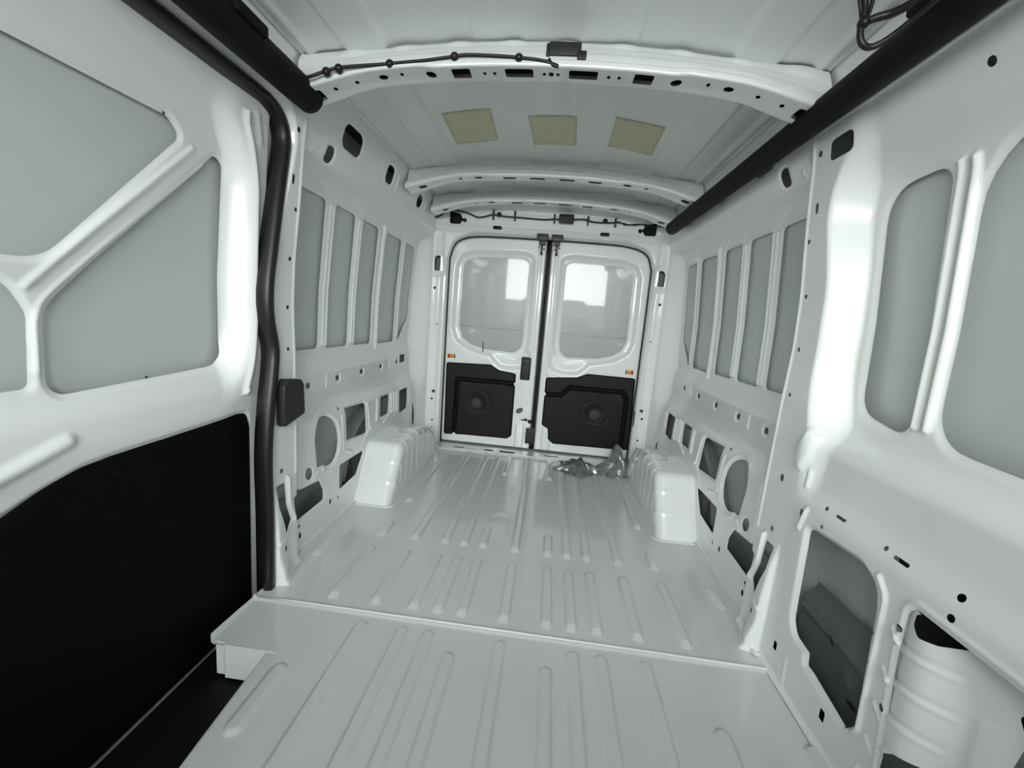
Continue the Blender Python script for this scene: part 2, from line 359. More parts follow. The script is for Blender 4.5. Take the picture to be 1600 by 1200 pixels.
def right_extra(H, Y, Z):
    for sh in FWIN: H = lip(H,Y,Z,sh,.022,.007)
    for y in (1.085,1.052): H = rib(H,Y,Z,(y-.004,.865),(y,1.47),.013,-.012)
    d = ev(FOPEN,Y,Z,.05); H = H+.012*(1-ss(0,.014,d))
    H = ribs(H,Y,Z,[(.957,.535),(.933,.510),(.927,.495),(.918,.170),(.925,.155),(.957,.13)],.009,-.008); H = rib(H,Y,Z,(.895,.09),(.89,.01),.012,-.008)
    d = ev(COVO,Y,Z,.05); H = H-.004*np.exp(-((d-.012)/.006)**2)
    for z in (.44,.345,.255,.165): H = rib(H,Y,Z,(.895,z+.012),(.872,z-.008),.006,-.006)
    for z in (.40,.33,.25,.18): H = rib(H,Y,Z,(.935,z),(.965,z+.01),.006,.004)
    H = rib(H,Y,Z,(1.20,.02),(1.20,.10),.012,-.004)
    H = bead(H,Y,Z,poly([(1.31,.80),(1.345,.74),(1.35,.69),(1.32,.655),(1.295,.70),(1.29,.77)],.01),.020,-.010)
    H = rib(H,Y,Z,(1.245,.56),(1.262,.495),.012,-.008); H = rib(H,Y,Z,(1.285,.665),(1.283,.62),.010,-.006)
    return H
wr = struct(sheet('wall_right', .10, 3.20, 0, zmax, .004, side_fn(1,right_extra), HOLES_COMMON+FWIN+RH, WHITE))
# outer body skins behind the openings
def skin_fn(s):
    def fn(Y, Z):
        x = smooth_interp(Z,[-.3,0,.4,.7,.86,1.1,1.45,1.55,1.9],[1.02,1.02,1.03,1.03,1.003,.998,.972,.955,.90],.03)
        x = x-.006*np.exp(-((Z-.24)/.012)**2)-.02*ss(2.9,3.2,Y)
        return s*x, Y, Z
    return fn
sk = sheet('outer_skin', 1.36, 3.21, -.05, 1.80, .02, skin_fn(-1), [], SKIN, wl_, flip=True); sk['label'] = 'matt grey outer skin showing in the wall openings'
sk = sheet('outer_skin', .10, 3.21, -.05, 1.80, .02, skin_fn(1), [], SKIN, wr); sk['label'] = 'matt grey outer skin showing in the wall openings'
# ------------------------------------------------------------------ floor
GX = [-.624,-.465,-.326,-.237,-.150,0,.150,.237,.326,.465,.624]
def floor_fn(X, Y):
    H = np.zeros(X.shape)
    def r(x, y0, y1, h=.012, w=.022):
        nonlocal H
        d = ev(cap((x,y0+w),(x,y1-w),0), X, Y, .04, 9)
        H = np.maximum(H, h*(1-ss(w-.010,w+.001,d))*np.clip((Y-y0-.003)/.030,0,1))
    for i,x in enumerate(GX):
        a = abs(x)
        if a < .6: r(x, .30, 1.150 if abs(a-.150) < .02 else 1.228, .010)
        r(x, 1.302, 1.667)
        if a > .6: r(x, 1.745, 1.89); r(x, 2.115, 2.95)
        elif abs(a-.150) < .02: r(x, 1.750, 1.945); r(x, 2.66, 3.06)
        else: r(x, 1.750, 3.06)
    r(.624, .30, 1.03); r(.850, .60, 1.022); r(-.826,1.54,1.70,.008); r(.830,1.54,1.675,.008)
    d = ev(cap((-.615,.83),(-.615,1.0),0),X,Y,.05,9); H = np.maximum(H,.009*(1-ss(.012,.028,d)))   # rib beside the step
    H = H-.003*(1-ss(1.255,1.262,Y)) + .006*np.exp(-((Y-1.262)/.005)**2)*(X > -.90)
    H = H+.016*ss(3.06,3.075,Y)                                                                     # rear sill plate
    H = H+.012*ss(.872,.886,np.abs(X))*(1-ss(1.9,2.0,Y)*0)
    return X, Y, H
STEPHOLE = poly([(-1.2,-.2),(-.664,-.2),(-.664,.72),(-.690,1.052),(-.855,1.052),(-.872,1.058),(-.888,1.075),(-.888,1.10),(-.880,1.33),(-1.2,1.33)],[.0,0,0,.008,.012,.012,.012,.02,.0,.0])
FH = [STEPHOLE, rbox(-.60,-.52,3.105,3.125,.008), rbox(-.36,-.29,3.10,3.13,.012), rbox(-.24,-.13,3.095,3.135,.006), rbox(.10,.22,3.115,3.135,.008)]
fl = struct(sheet('floor', -.905, .905, .10, 3.21, .004, floor_fn, FH, FLOORM, stv=.0045))
# seam sealer bead across the floor
so = tube_obj('seam_sealer', [(-.80,1.266,.0045),(-.3,1.266,.005),(.3,1.266,.005),(.86,1.264,.005),(.885,1.262,.006)], lambda t: .0045+.004*max(0,t-.93)*14, SEAL, fl); so['label'] = 'pale seam sealer across the floor'
so = tube_obj('seam_sealer', [(.884,.30,.006),(.884,.75,.006),(.884,1.25,.006)], .005, SEAL, fl)
so = tube_obj('seam_sealer', [(.845,1.345,.008),(.850,1.322,.008),(.885,1.318,.008)], .007, SEAL, fl)
so = tube_obj('seam_sealer', [(-.60,3.067,.016),(-.1,3.067,.017),(.3,3.067,.017),(.6,3.067,.016)], .004, SEAL, fl)
sm_ = sheet('paint_smear', -.16, -.06, 2.03, 2.12, .004, lambda X,Y: (X,Y,.0105+0*X*Y), [poly([(-.3,1.9),(0,1.9),(0,2.04),(-.07,2.045),(-.10,2.06),(-.135,2.05),(-.15,2.07),(-.12,2.085),(-.14,2.105),(-.10,2.115),(-.07,2.09),(-.062,2.06),(0,2.06),(0,2.2),(-.3,2.2)],.004)], STAIN, fl)
# step well beside the floor
bm = bmesh.new(); box(bm,-1.05,-.66,.0,1.36,-.135,-.125); bo = bm_obj('step_well', bm, STEP, bevel=.003, smooth=False); tag(bo,'black step tread sunk beside the floor by the sliding door','step')
def riser(V, W):
    Y = 1.048+.012*ss(-.80,-.81,-V)*0 + .004*np.sin(V*30)
    X = V; Z = W*1.0; Z = np.where(W < -.10, -.10-.02*ss(-.68,-.60,X)+ (W+.10), W)
    return X, Y+.02*ss(-.80,-.83,V), Z
rs = sheet('step_riser', -.862, -.655, -.115, -.001, .006, lambda X,Z:(X, 1.055+.010*(1-ss(-.832,-.824,X))-.004*np.exp(-((X+.828)/.004)**2), Z), [], WHITE); tag(rs,'short pale painted riser under the floor tab at the black step','panel')
rs.data.update()
ed = sheet('step_side', .10, 1.055, -.125, -.002, .02, lambda Y,Z:(-.664-.02*ss(.72,1.05,Y)+0*Z, Y, Z), [], STEP, rs)
# ------------------------------------------------------------------ ceiling
def ceil_fn(X, Y):
    Z = roof_z(X); a = np.abs(X)
    Z = Z-.007*(ss(.525,.540,a)-ss(.650,.665,a))        # raised channels
    Z = Z+.004*(ss(.245,.255,a)-ss(.52,.53,a))
    Z = Z-.004*(ss(-.02,-.012,-np.abs(X-.03)*1)*0+ np.exp(-((a-.085)/.014)**2))
    Z = Z-.010*np.exp(-((a-.765)/.012)**2)
    return X, Y, Z
ce = struct(sheet('ceiling', -.815, .815, .10, 3.19, .0055, ceil_fn, [], ROOFM, stv=.02, flip=True))
rs_ = bmesh.new()
for s in (-1,1):
    for y0,y1 in ((.1,1.40),(1.47,2.40),(2.50,2.88),(2.99,3.12)):
        tube(rs_, [(s*.792,y0,1.822),(s*.792,y1,1.822)], .008, 8, 1)
ro = bm_obj('roof_side_bead', rs_, WHITE, ce)
# ------------------------------------------------------------------ roof bows
def bow(label, yc, wid, zb, zt, nh, big):
    # section: flange, front face with two steps, underside, back face; parameter v 0..1
    sv = [0,.07,.13,.22,.27,.36,.40,.72,.76,1.0]
    sy = [0,-.014,-.030,-.040,-.062,-.088,-.102,-.008,.0,.006]
    sz = [0,.010,.032,.036,.066,.078,.122,.118,.112,.0]
    def fn(X, V):
        a = np.abs(X); drop = smooth_interp(V,sv,sz,.010)*zb
        fl_ = ss(.52,.80,a)
        Y = yc+smooth_interp(V,sv,sy,.010)*wid
        Y = Y - fl_*.030*(1-V) + fl_*.030*V
        Z = roof_z(X)-.006-drop-fl_*.025*np.where(V > .3,1,V/.3)
        # wavy upper flange and pressed steps
        Y = Y-.007*np.maximum(0,np.sin(X*37))*(V < .12)
        Z = Z+.006*ss(.34,.40,a)*ss(.28,.40,V)*(1-ss(.60,.75,V))
        return X, Y, Z
    holes = []
    vm = .56
    if big:
        for s in (-1,1):
            holes += [disc(s*.365,vm,.016,.060), rbox(s*.270-.028,s*.270+.028,vm-.10,vm+.08,.012), rbox(s*.095-.042,s*.095+.042,vm-.09,vm+.07,.012), disc(s*.515,vm,.014,.045),
                      rbox(s*.735-.022,s*.735+.022,vm-.06,vm+.10,.01), disc(s*.60,vm,.006,.03), disc(s*.67,vm,.006,.03), disc(s*.20,vm,.005,.03), disc(s*.17,vm,.005,.03), disc(s*.455,vm-.02,.005,.03),disc(s*.02,vm,.005,.03)]
        holes += [disc(0,vm,.008,.04)]
    else:
        for s in (-1,1):
            holes += [rbox(s*.23-.035,s*.23+.035,vm-.05,vm+.05,.02), rbox(s*.08-.04,s*.08+.04,vm-.05,vm+.05,.02), rbox(s*.40-.02,s*.40+.02,vm-.05,vm+.05,.02), disc(s*.50,vm,.010,.04), rbox(s*.71-.02,s*.71+.02,vm-.05,vm+.08,.02),
                      disc(s*.30,.30,.005,.02), disc(s*.04,.30,.004,.02), disc(s*.13,.30,.004,.02), disc(s*.64,.30,.005,.02)]
    o = sheet('roof_bow', -.795, .795, 0, 1, .005, fn, holes, WHITE, stv=.02)
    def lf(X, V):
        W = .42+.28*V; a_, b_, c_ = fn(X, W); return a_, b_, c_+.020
    sheet('bow_shade_strip', -.76, .76, 0, 1, .02, lf, [], STEP, o, stv=.25)  # dark strip added inside the bow so its underside holes look shaded
    tag(o, label, 'roof beam', 'white pressed steel roof bows')
    return o
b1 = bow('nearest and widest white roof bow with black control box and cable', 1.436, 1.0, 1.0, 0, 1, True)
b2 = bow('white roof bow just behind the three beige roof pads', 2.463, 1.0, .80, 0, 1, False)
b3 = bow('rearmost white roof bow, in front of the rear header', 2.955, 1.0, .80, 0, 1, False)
# three damping pads on the roof skin
def pad(corners, label):
    z = [float(roof_z(np.array(x)))-.006-(.007 if .53 < abs(x) < .66 else 0) for x,y in corners]
    bm = bmesh.new(); n = 14
    c = [Vector((x,y,0)) for x,y in corners]; V = {}
    for i in range(n+1):
        for j in range(n+1):
            p = c[0].lerp(c[1],i/n).lerp(c[3].lerp(c[2],i/n), j/n); zz = float(ceil_fn(np.array([p.x]),np.array([p.y]))[2][0])
            e = .0012*math.sin(i*2.3+j)*.6
            V[i,j] = bm.verts.new((p.x,p.y,zz-.0028+e*.4))
    for i in range(n):
        for j in range(n): bm.faces.new((V[i,j],V[i+1,j],V[i+1,j+1],V[i,j+1]))
    o = bm_obj('damping_pad', bm, PATCH); sm = o.modifiers.new('t','SOLIDIFY'); sm.thickness = .0018; sm.offset = 1
    tag(o, label, 'pad', 'beige sound-damping pads on the roof')
pad([(-.475,1.895),(-.264,1.875),(-.272,2.185),(-.482,2.210)], 'left beige damping pad stuck to the roof skin')
pad([(-.110,1.925),(.094,1.912),(.107,2.205),(-.098,2.220)], 'middle beige damping pad stuck to the roof skin')
pad([(.255,1.905),(.464,1.940),(.474,2.235),(.260,2.195)], 'right beige damping pad, slightly askew on the roof skin')
# ------------------------------------------------------------------ rear frame and header
DH = poly([(-.742,-.1),(-.742,1.46),(-.700,1.585),(-.56,1.630),(.56,1.630),(.712,1.585),(.758,1.46),(.748,-.1)], [.0,.20,.10,.15,.15,.10,.20,.0])
def rear_fn(X, Z):
    a = np.abs(X)
    Y = 3.185-.020*(ss(.765,.80,a))-.05*ss(.84,.93,a)
    hd = ss(1.63,1.66,Z)
    Y = Y*(1-hd)+(3.17-.030*ss(1.66,1.70,Z)-.05*ss(1.79,1.84,Z)-.045*ss(.74,.86,a))*hd
    Y = Y-.008*(ss(1.655,1.662,Z)-ss(1.690,1.697,Z))*(a < .62)
    d = ev(DH,X,Z,.05); Y = Y+.028*(1-ss(0,.016,d))
    for s in (-1,1):
        d2 = ev(poly([(s*.795,1.34),(s*.855,1.34),(s*.855,1.43),(s*.80,1.46)],.01),X,Z,.06); Y = Y-.010*np.exp(-((d2-.022)/.012)**2)
    for s in (-1,1):
        Y = Y-.006*np.exp(-((a-.845)/.006)**2)*(Z < 1.3)*.5
    return X, Y, Z
RHH = [DH]+[poly([(s*.795,1.345),(s*.842,1.345),(s*.842,1.435),(s*.825,1.455),(s*.795,1.455)],.012) for s in (-1,1)]
for s in (-1,1):
    RHH += [disc(s*.625,1.712,.015), rbox(s*.385-.032,s*.385+.032,1.665,1.687,.003), poly([(s*.735,1.685),(s*.66,1.685),(s*.635,1.715),(s*.66,1.755),(s*.735,1.77)],.012),
            disc(s*.83,1.22,.010), disc(s*.80,.43,.013), disc(s*.81,.37,.009), disc(s*.80,.20,.008), disc(s*.80,.14,.006), disc(s*.80,.95,.006)]
RHH += [poly([(s*.86,.10),(s*.92,.10),(s*.92,.30),(s*.87,.30)],.01) for s in (-1,1)]
wb_ = struct(sheet('wall_rear', -.96, .96, 0, 1.87, .005, rear_fn, RHH, WHITE, flip=False))
bm = bmesh.new(); box(bm,-1.0,-.757,3.25,3.26,-.05,1.9); box(bm,.768,1.0,3.25,3.26,-.05,1.9); box(bm,-1.0,1.0,3.25,3.26,1.66,1.95)
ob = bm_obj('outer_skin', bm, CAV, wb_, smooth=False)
# ------------------------------------------------------------------ rear doors
def rear_door(s, label, num):
    t = bpy.data.objects.new(f'door_{num}', None); COL.objects.link(t); t.location = (0,0,0); t['kind'] = 'structure'; t['label'] = label; t['category'] = 'door'
    xo = .775; xi = .017
    def mir(P): return [(s*x if s > 0 else -x, z) for x,z in P]
    # all coordinates for the half width, mirrored by s
    wo_ = mir([(.105,1.505),(.20,1.523),(.56,1.508),(.650,1.475),(.683,1.40),(.690,.93),(.66,.845),(.57,.785),(.46,.755),(.19,.715),(.12,.76),(.095,.86)])
    wi_ = mir([(.140,1.470),(.22,1.487),(.55,1.475),(.625,1.44),(.640,1.39),(.645,.935),(.62,.865),(.55,.815),(.44,.785),(.20,.775),(.150,.82),(.142,.90)])
    bulge = mir([(.08,.80),(.08,.72),(.11,.675),(.19,.655),(.30,.662),(.345,.70),(.40,.76),(.40,.80)])
    trim = mir([(.062,.618),(.30,.632),(.375,.672),(.732,.662),(.742,.095),(.56,.085),(.165,.082)] if s < 0 else [(.064,.612),(.30,.632),(.375,.668),(.738,.665),(.752,.10),(.56,.095),(.165,.090),(.118,.125),(.112,.205),(.064,.235)])
    if s < 0: trim = [(-.168,.618),(-.30,.632),(-.372,.672),(-.722,.660),(-.713,.078),(-.56,.088),(-.20,.092),(-.166,.12)]
    WO = poly(wo_, .05); WI = poly(wi_, .05); BU = poly(bulge, .03); TR = poly(trim, .02)
    def fn(X, Z):
        Y = np.full(X.shape, 3.225)
        Y = bead(Y,X,Z,BU,.045,.022); d = ev(WO,X,Z,.06); Y = np.maximum(Y, 3.225+.026*(1-ss(-.02,.02,d)))
        d = ev(WI,X,Z,.06); Y = Y+.008*(1-ss(0,.02,d))
        a = np.abs(X); Y = Y+.02*(1-ss(.017,.026,a))-.010*(ss(.045,.055,a)-ss(.066,.076,a))*(Z > .62)*.6
        Y = Y+.02*ss(.74,.775,a)
        d = ev(poly(trim,.02),X,Z,.05); Y = Y+.035*(1-ss(-.022,-.008,d))
        Y = rib(Y,X,Z,(s*.12,.60),(s*.12,.30),.03,-.004)
        Y = bead(Y,X,Z,rbox(min(s*.075,s*.135),max(s*.075,s*.135),.03,.22,.008),.012,-.010)
        return X, Y, Z
    hl = [WI]
    if s < 0: hl += [rbox(-.137,-.060,.573,.752,.012), disc(-.118,.328,.030,.020,.6)]
    OUT = [poly([(s*x,z) for x,z in ((.9,-.1),(.76,-.1),(.775,.2),(.778,1.40),(.735,1.57),(.60,1.645),(.02,1.655),(.02,1.9),(.9,1.9))], [0,0,0,.1,.08,.06,0,0,0])]
    fr = sheet('inner_frame', min(s*xi,s*.80), max(s*xi,s*.80), .03, 1.66, .005, fn, hl+OUT, WHITE, t)
    g = sheet('door_skin', min(s*.09,s*.70), max(s*.09,s*.70), .70, 1.53, .01, lambda X,Z:(X, 3.272-.06*(X-s*.39)**2-.022*(Z-.85)**2, Z), [], DSKIN, t)
    g['label'] = 'glossy blank panel pressed into the window area'
    for zz in (.988,.975): pass
    # stepped moulding seam low on the skin
    tube_obj('skin_bead', [(s*.16,3.268,.955),(s*.4,3.271,.948),(s*.63,3.267,.955)], .0025, DSKIN, g)
    # moulded black trim
    PT = poly([(x,z) for x,z in trim], .02)
    gr = [(s*.168,.535),(s*.26,.54),(s*.625,.535),(s*.632,.05)] if s < 0 else [(.03,.477),(.19,.485),(.255,.548),(.655,.550),(.690,.50),(.690,.05)]
    def tf(X, Z):
        Y = np.full(X.shape, 3.206)
        for p,q in zip(gr[:-1],gr[1:]):
            d = ev(cap(p,q,0),X,Z,.06,9); Y = np.maximum(Y, 3.206+.034*np.clip(1-d/.021,0,1)**1.3)
        d = ev(disc(s*.463,.357,.075),X,Z,.08,9); Y = Y+.005*(1-ss(-.03,.01,d))
        d = ev(poly([(s*.36,.30),(s*.36,.42),(s*.42,.46),(s*.56,.36),(s*.54,.29)],.03),X,Z,.06,9); Y = Y+.002*np.exp(-(d/.009)**2)
        e = PT.f(X,Z); Y = Y+.014*(1-ss(0,.012,-e))
        return X, Y, Z
    inv = Shape(lambda U,V: -PT.f(U,V), (-2,2,-2,2))
    b = PT.bb; tr = sheet('trim_panel', b[0]-.004, b[1]+.004, b[2]-.004, b[3]+.004, .005, tf, [inv], TRIMB, t)
    tr['label'] = 'charcoal moulded trim panel with a round boss'
    bm = bmesh.new(); prism(bm, [(s*.463+.040*math.cos(a),.357+.040*math.sin(a)) for a in np.linspace(0,2*math.pi,28,endpoint=False)], 'y', 3.204, 3.212); bm_obj('round_boss', bm, BOSS, tr, False, .003)
    # light reflector label
    lx = s*(.685 if s < 0 else .687); lz = .712 if s < 0 else .708
    for k,(mm,w0,w1) in enumerate(((RED,-.030,-.012),(AMB,-.012,.018),(GRN,.018,.030))):
        bm = bmesh.new(); sg = -s; xs = sorted((lx+sg*w0, lx+sg*w1)); box(bm, xs[0], xs[1], 3.218, 3.2245, lz-.016, lz+.016)
        pn = bm_obj('reflector_sticker' if k == 1 else 'reflector_edge', bm, mm, t, False, .001)
        if k == 1:
            pn['label'] = 'amber warning sticker'; 
            bm = bmesh.new()
            for q in range(3): box(bm, lx+sg*.003-.010+q*.007, lx+sg*.003-.007+q*.007, 3.2170, 3.2181, lz-.009, lz+.009)
            pr_ = bm_obj('printed_mark', bm, RED, pn, False)
    # black check-strap bracket hanging from the header at the meeting edge
    bm = bmesh.new(); xs = sorted((s*.012,s*.095)); box(bm, xs[0], xs[1], 3.165, 3.215, 1.615, 1.662); xs = sorted((s*.03,s*.075)); box(bm, xs[0], xs[1], 3.175, 3.215, 1.585, 1.62)
    xs = sorted((s*.048,s*.062)); box(bm, xs[0], xs[1], 3.195, 3.215, 1.53, 1.60); dome(bm,(s*.055,3.213,1.525),(0,-1,0),.010,.006); dome(bm,(s*.038,3.213,1.560),(0,-1,0),.006,.005); dome(bm,(s*.075,3.213,1.572),(0,-1,0),.006,.005)
    k = bm_obj('top_latch', bm, RUB, t, False, .003); k['label'] = 'black top latch bracket at the meeting edge'
    # rubber seal: outer and meeting edges
    o_ = .006 if s > 0 else -.008; P = [(s*(.737+o_),3.196,.02),(s*(.742+o_),3.196,.8),(s*(.742+o_),3.196,1.38),(s*(.735+o_),3.196,1.47),(s*(.690+o_),3.196,1.565),(s*.56,3.196,1.610),(s*.3,3.196,1.620),(s*.03,3.196,1.622)]
    k = tube_obj('rubber_seal', P, .006, RUB, t)
    k = tube_obj('meeting_seal', [(s*.009,3.222,.03),(s*.009,3.222,.8),(s*.009,3.222,1.64)], .0075, RUB, t)
    if s < 0:
        bm = bmesh.new(); box(bm,-.134,-.063,3.238,3.242,.575,.750); h = bm_obj('handle_pocket', bm, DGREY, t, False, .004)
        bm = bmesh.new(); box(bm,-.130,-.066,3.220,3.240,.690,.735); box(bm,-.134,-.063,3.222,3.240,.575,.585); box(bm,-.134,-.063,3.222,3.240,.742,.752); box(bm,-.134,-.128,3.222,3.24,.575,.75); box(bm,-.069,-.063,3.222,3.24,.575,.75)
        h = bm_obj('door_handle', bm, DGREY, t, False, .004); h['label'] = 'black inside door handle in a recessed pocket'
        bm = bmesh.new(); box(bm,-.1,-.01,3.21,3.216,.255,.262); dome(bm,(-.065,3.215,.262),(0,-1,0),.012,.012); dome(bm,(-.03,3.212,.25),(0,-1,0),.016,.016); h = bm_obj('lock_striker', bm, RUB, t)
        tube_obj('loose_wire', [(-.444,3.222,.842),(-.442,3.216,.80),(-.440,3.222,.764)], .0028, RUB, t)
    else:
        bm = bmesh.new(); box(bm,-.055,.018,3.200,3.214,.075,.20); h = bm_obj('lower_latch', bm, DGREY, t, False, .004)
    return t
d3 = rear_door(-1, 'left rear cargo door with black inside handle, closed', 2)
d4 = rear_door(1, 'right rear cargo door with plastic wrap at its foot, closed', 3)
for s in (-1,1):
    bm = bmesh.new(); box(bm, min(s*.757,s*.79), max(s*.757,s*.79), 3.19,3.23,.30,.42); o = bm_obj('hinge_cover', bm, RUB, d3 if s<0 else d4, False, .004)
# rear header wiring
def harness():
    t = thing('rear_wiring_harness', 'thin black wiring loom clipped across the header above the rear doors', 'cable', (0,3.12,1.74))
    P = [(-.834,3.06,1.700),(-.80,3.08,1.715),(-.745,3.10,1.757),(-.696,3.117,1.772),(-.60,3.12,1.757),(-.526,3.12,1.733),(-.46,3.12,1.745),(-.418,3.12,1.757),(-.33,3.12,1.75),(-.219,3.12,1.748),(-.055,3.12,1.744),(.0,3.12,1.75),(.15,3.12,1.757),(.23,3.12,1.762),(.30,3.12,1.748),(.404,3.12,1.750),(.47,3.12,1.757),(.53,3.12,1.745),(.631,3.12,1.752),(.70,3.11,1.740),(.765,3.09,1.742),(.80,3.06,1.73)]
    P = [(x,y-.004,z) for x,y,z in P]
    keepworld(tube_obj('cable', P, lambda u: .0055+(.0018*math.sin(u*160) if u > .76 else 0), RUB, None, 8, 6), t)
    for x in (-.415,-.26,.02,.255,.445):
        bm = bmesh.new(); box(bm, x-.006,x+.006,3.105,3.123,1.722,1.790 if x < 0 else 1.785); keepworld(bm_obj('clip', bm, RUB, None, False, .003), t)
    for x in (-.375,.375,-.83):
        bm = bmesh.new(); dome(bm,(x,3.122,1.762 if x > -.8 else 1.71),(0,-1,0),.018,.012); keepworld(bm_obj('clip', bm, RUB, None), t)
    bm = bmesh.new(); box(bm,.052,.155,3.088,3.122,1.725,1.785); k = keepworld(bm_obj('lamp_housing', bm, RUB, None, False, .005), t)
    bm = bmesh.new(); box(bm,.058,.148,3.083,3.089,1.732,1.750); keepworld(bm_obj('connector', bm, DGREY, None, False, .002), t)
harness()
for s,lb in ((-1,'black rubber buffer at the left end of the rear header'),(1,'black rubber buffer at the right end of the rear header')):
    bm = bmesh.new(); prism(bm, [(s*.733,1.688),(s*.66,1.688),(s*.640,1.715),(s*.66,1.752),(s*.733,1.765)], 'y', 3.125, 3.16)
    tag(bm_obj('corner_buffer', bm, FOAM, None, False, .006), lb, 'buffer', 'corner buffers of the rear header')
# ------------------------------------------------------------------ wheel arches
def arch(s, label):
    OUTL = fillet([(2.035,0),(2.215,.292),(2.52,.305),(2.80,.255),(2.93,.16),(2.985,0)], [0,.05,.25,.2,.15,0], 8)
    A = np.array(OUTL); L = np.r_[0,np.cumsum(np.hypot(*np.diff(A,axis=0).T))]; n = 150; tt = np.linspace(0,L[-1],n)
    oy = np.interp(tt,L,A[:,0]); oz = np.interp(tt,L,A[:,1])
    for _ in range(3): oy[1:-1] = (oy[:-2]+2*oy[1:-1]+oy[2:])/4; oz[1:-1] = (oz[:-2]+2*oz[1:-1]+oz[2:])/4
    ty = np.gradient(oy); tz = np.gradient(oz); ll = np.hypot(ty,tz); ny, nz = -tz/ll, ty/ll     # outward normal of the outline
    r = .045; xin = .700; xs = list(np.linspace(.905,xin+r,10)); ang = np.linspace(0,math.pi/2,8)[1:]
    rows = []                                                                                   # (x, inset, base factor)
    for x in xs: rows.append((x,0,0))
    for a in ang: rows.append((xin+r-r*math.sin(a), r*(1-math.cos(a)), 0))
    for k in np.linspace(0,1,22)[1:]: rows.append((xin,r,k))
    ribs = [2.10,2.165,2.30,2.40,2.50,2.62,2.74]
    co = np.zeros((len(rows),n,3))
    for i,(x,ins,k) in enumerate(rows):
        y = oy-ny*ins; z = np.maximum(oz-nz*ins,0); X = np.full(n,x)
        zz = z*(1-k); yy = y
        bumpm = np.zeros(n)
        for j,rb in enumerate(ribs):
            reach = (.775 if j < 2 else .79)
            kk = 0 if k > (.82 if j > 1 else .55) else 1
            bumpm += np.exp(-((y-rb)/(.0055))**2)*(1 if x < reach else 0)*kk if j > 1 else np.exp(-((oz-(.115,.21)[j])/.007)**2)*(oy < 2.25)*(1 if x < reach else 0)*kk
        h = .0045*np.clip(bumpm,0,1)
        if ins < r*.99 or k == 0: yy = yy+ny*h*(1 if ins < r else .5); zz = zz+nz*h*(1 if ins < r else .5)
        X = X-(h if ins > .3*r else 0)
        co[i,:,0] = s*X; co[i,:,1] = yy; co[i,:,2] = zz
    N = len(rows); idx = np.arange(N*n).reshape(N,n)
    F = np.stack([idx[:-1,:-1],idx[1:,:-1],idx[1:,1:],idx[:-1,1:]],-1).reshape(-1,4)
    if s > 0: F = F[:,::-1]
    me = bpy.data.meshes.new('wheel_arch'); me.from_pydata(co.reshape(-1,3).tolist(),[],F.tolist()); me.update()
    o = link('wheel_arch', me, WHITE); tag(o, label, 'wheel arch', 'rear wheel arch boxes')
    k = tube_obj('seam_sealer', [(s*.905,2.028,.004),(s*.80,2.026,.003),(s*.72,2.028,.003),(s*.688,2.045,.003),(s*.68,2.07,.002)], .0055, SEAL, o)
    bm = bmesh.new()
    for y,z in ((2.07,.09),(2.14,.20)): box(bm, min(s*.905,s*.925),max(s*.905,s*.925), y-.010,y+.010,z-.012,z+.012)
    bm.free()
    return o
arch(-1,'white ribbed wheel arch box on the left side of the floor')
arch(1,'white ribbed wheel arch box on the right side of the floor')
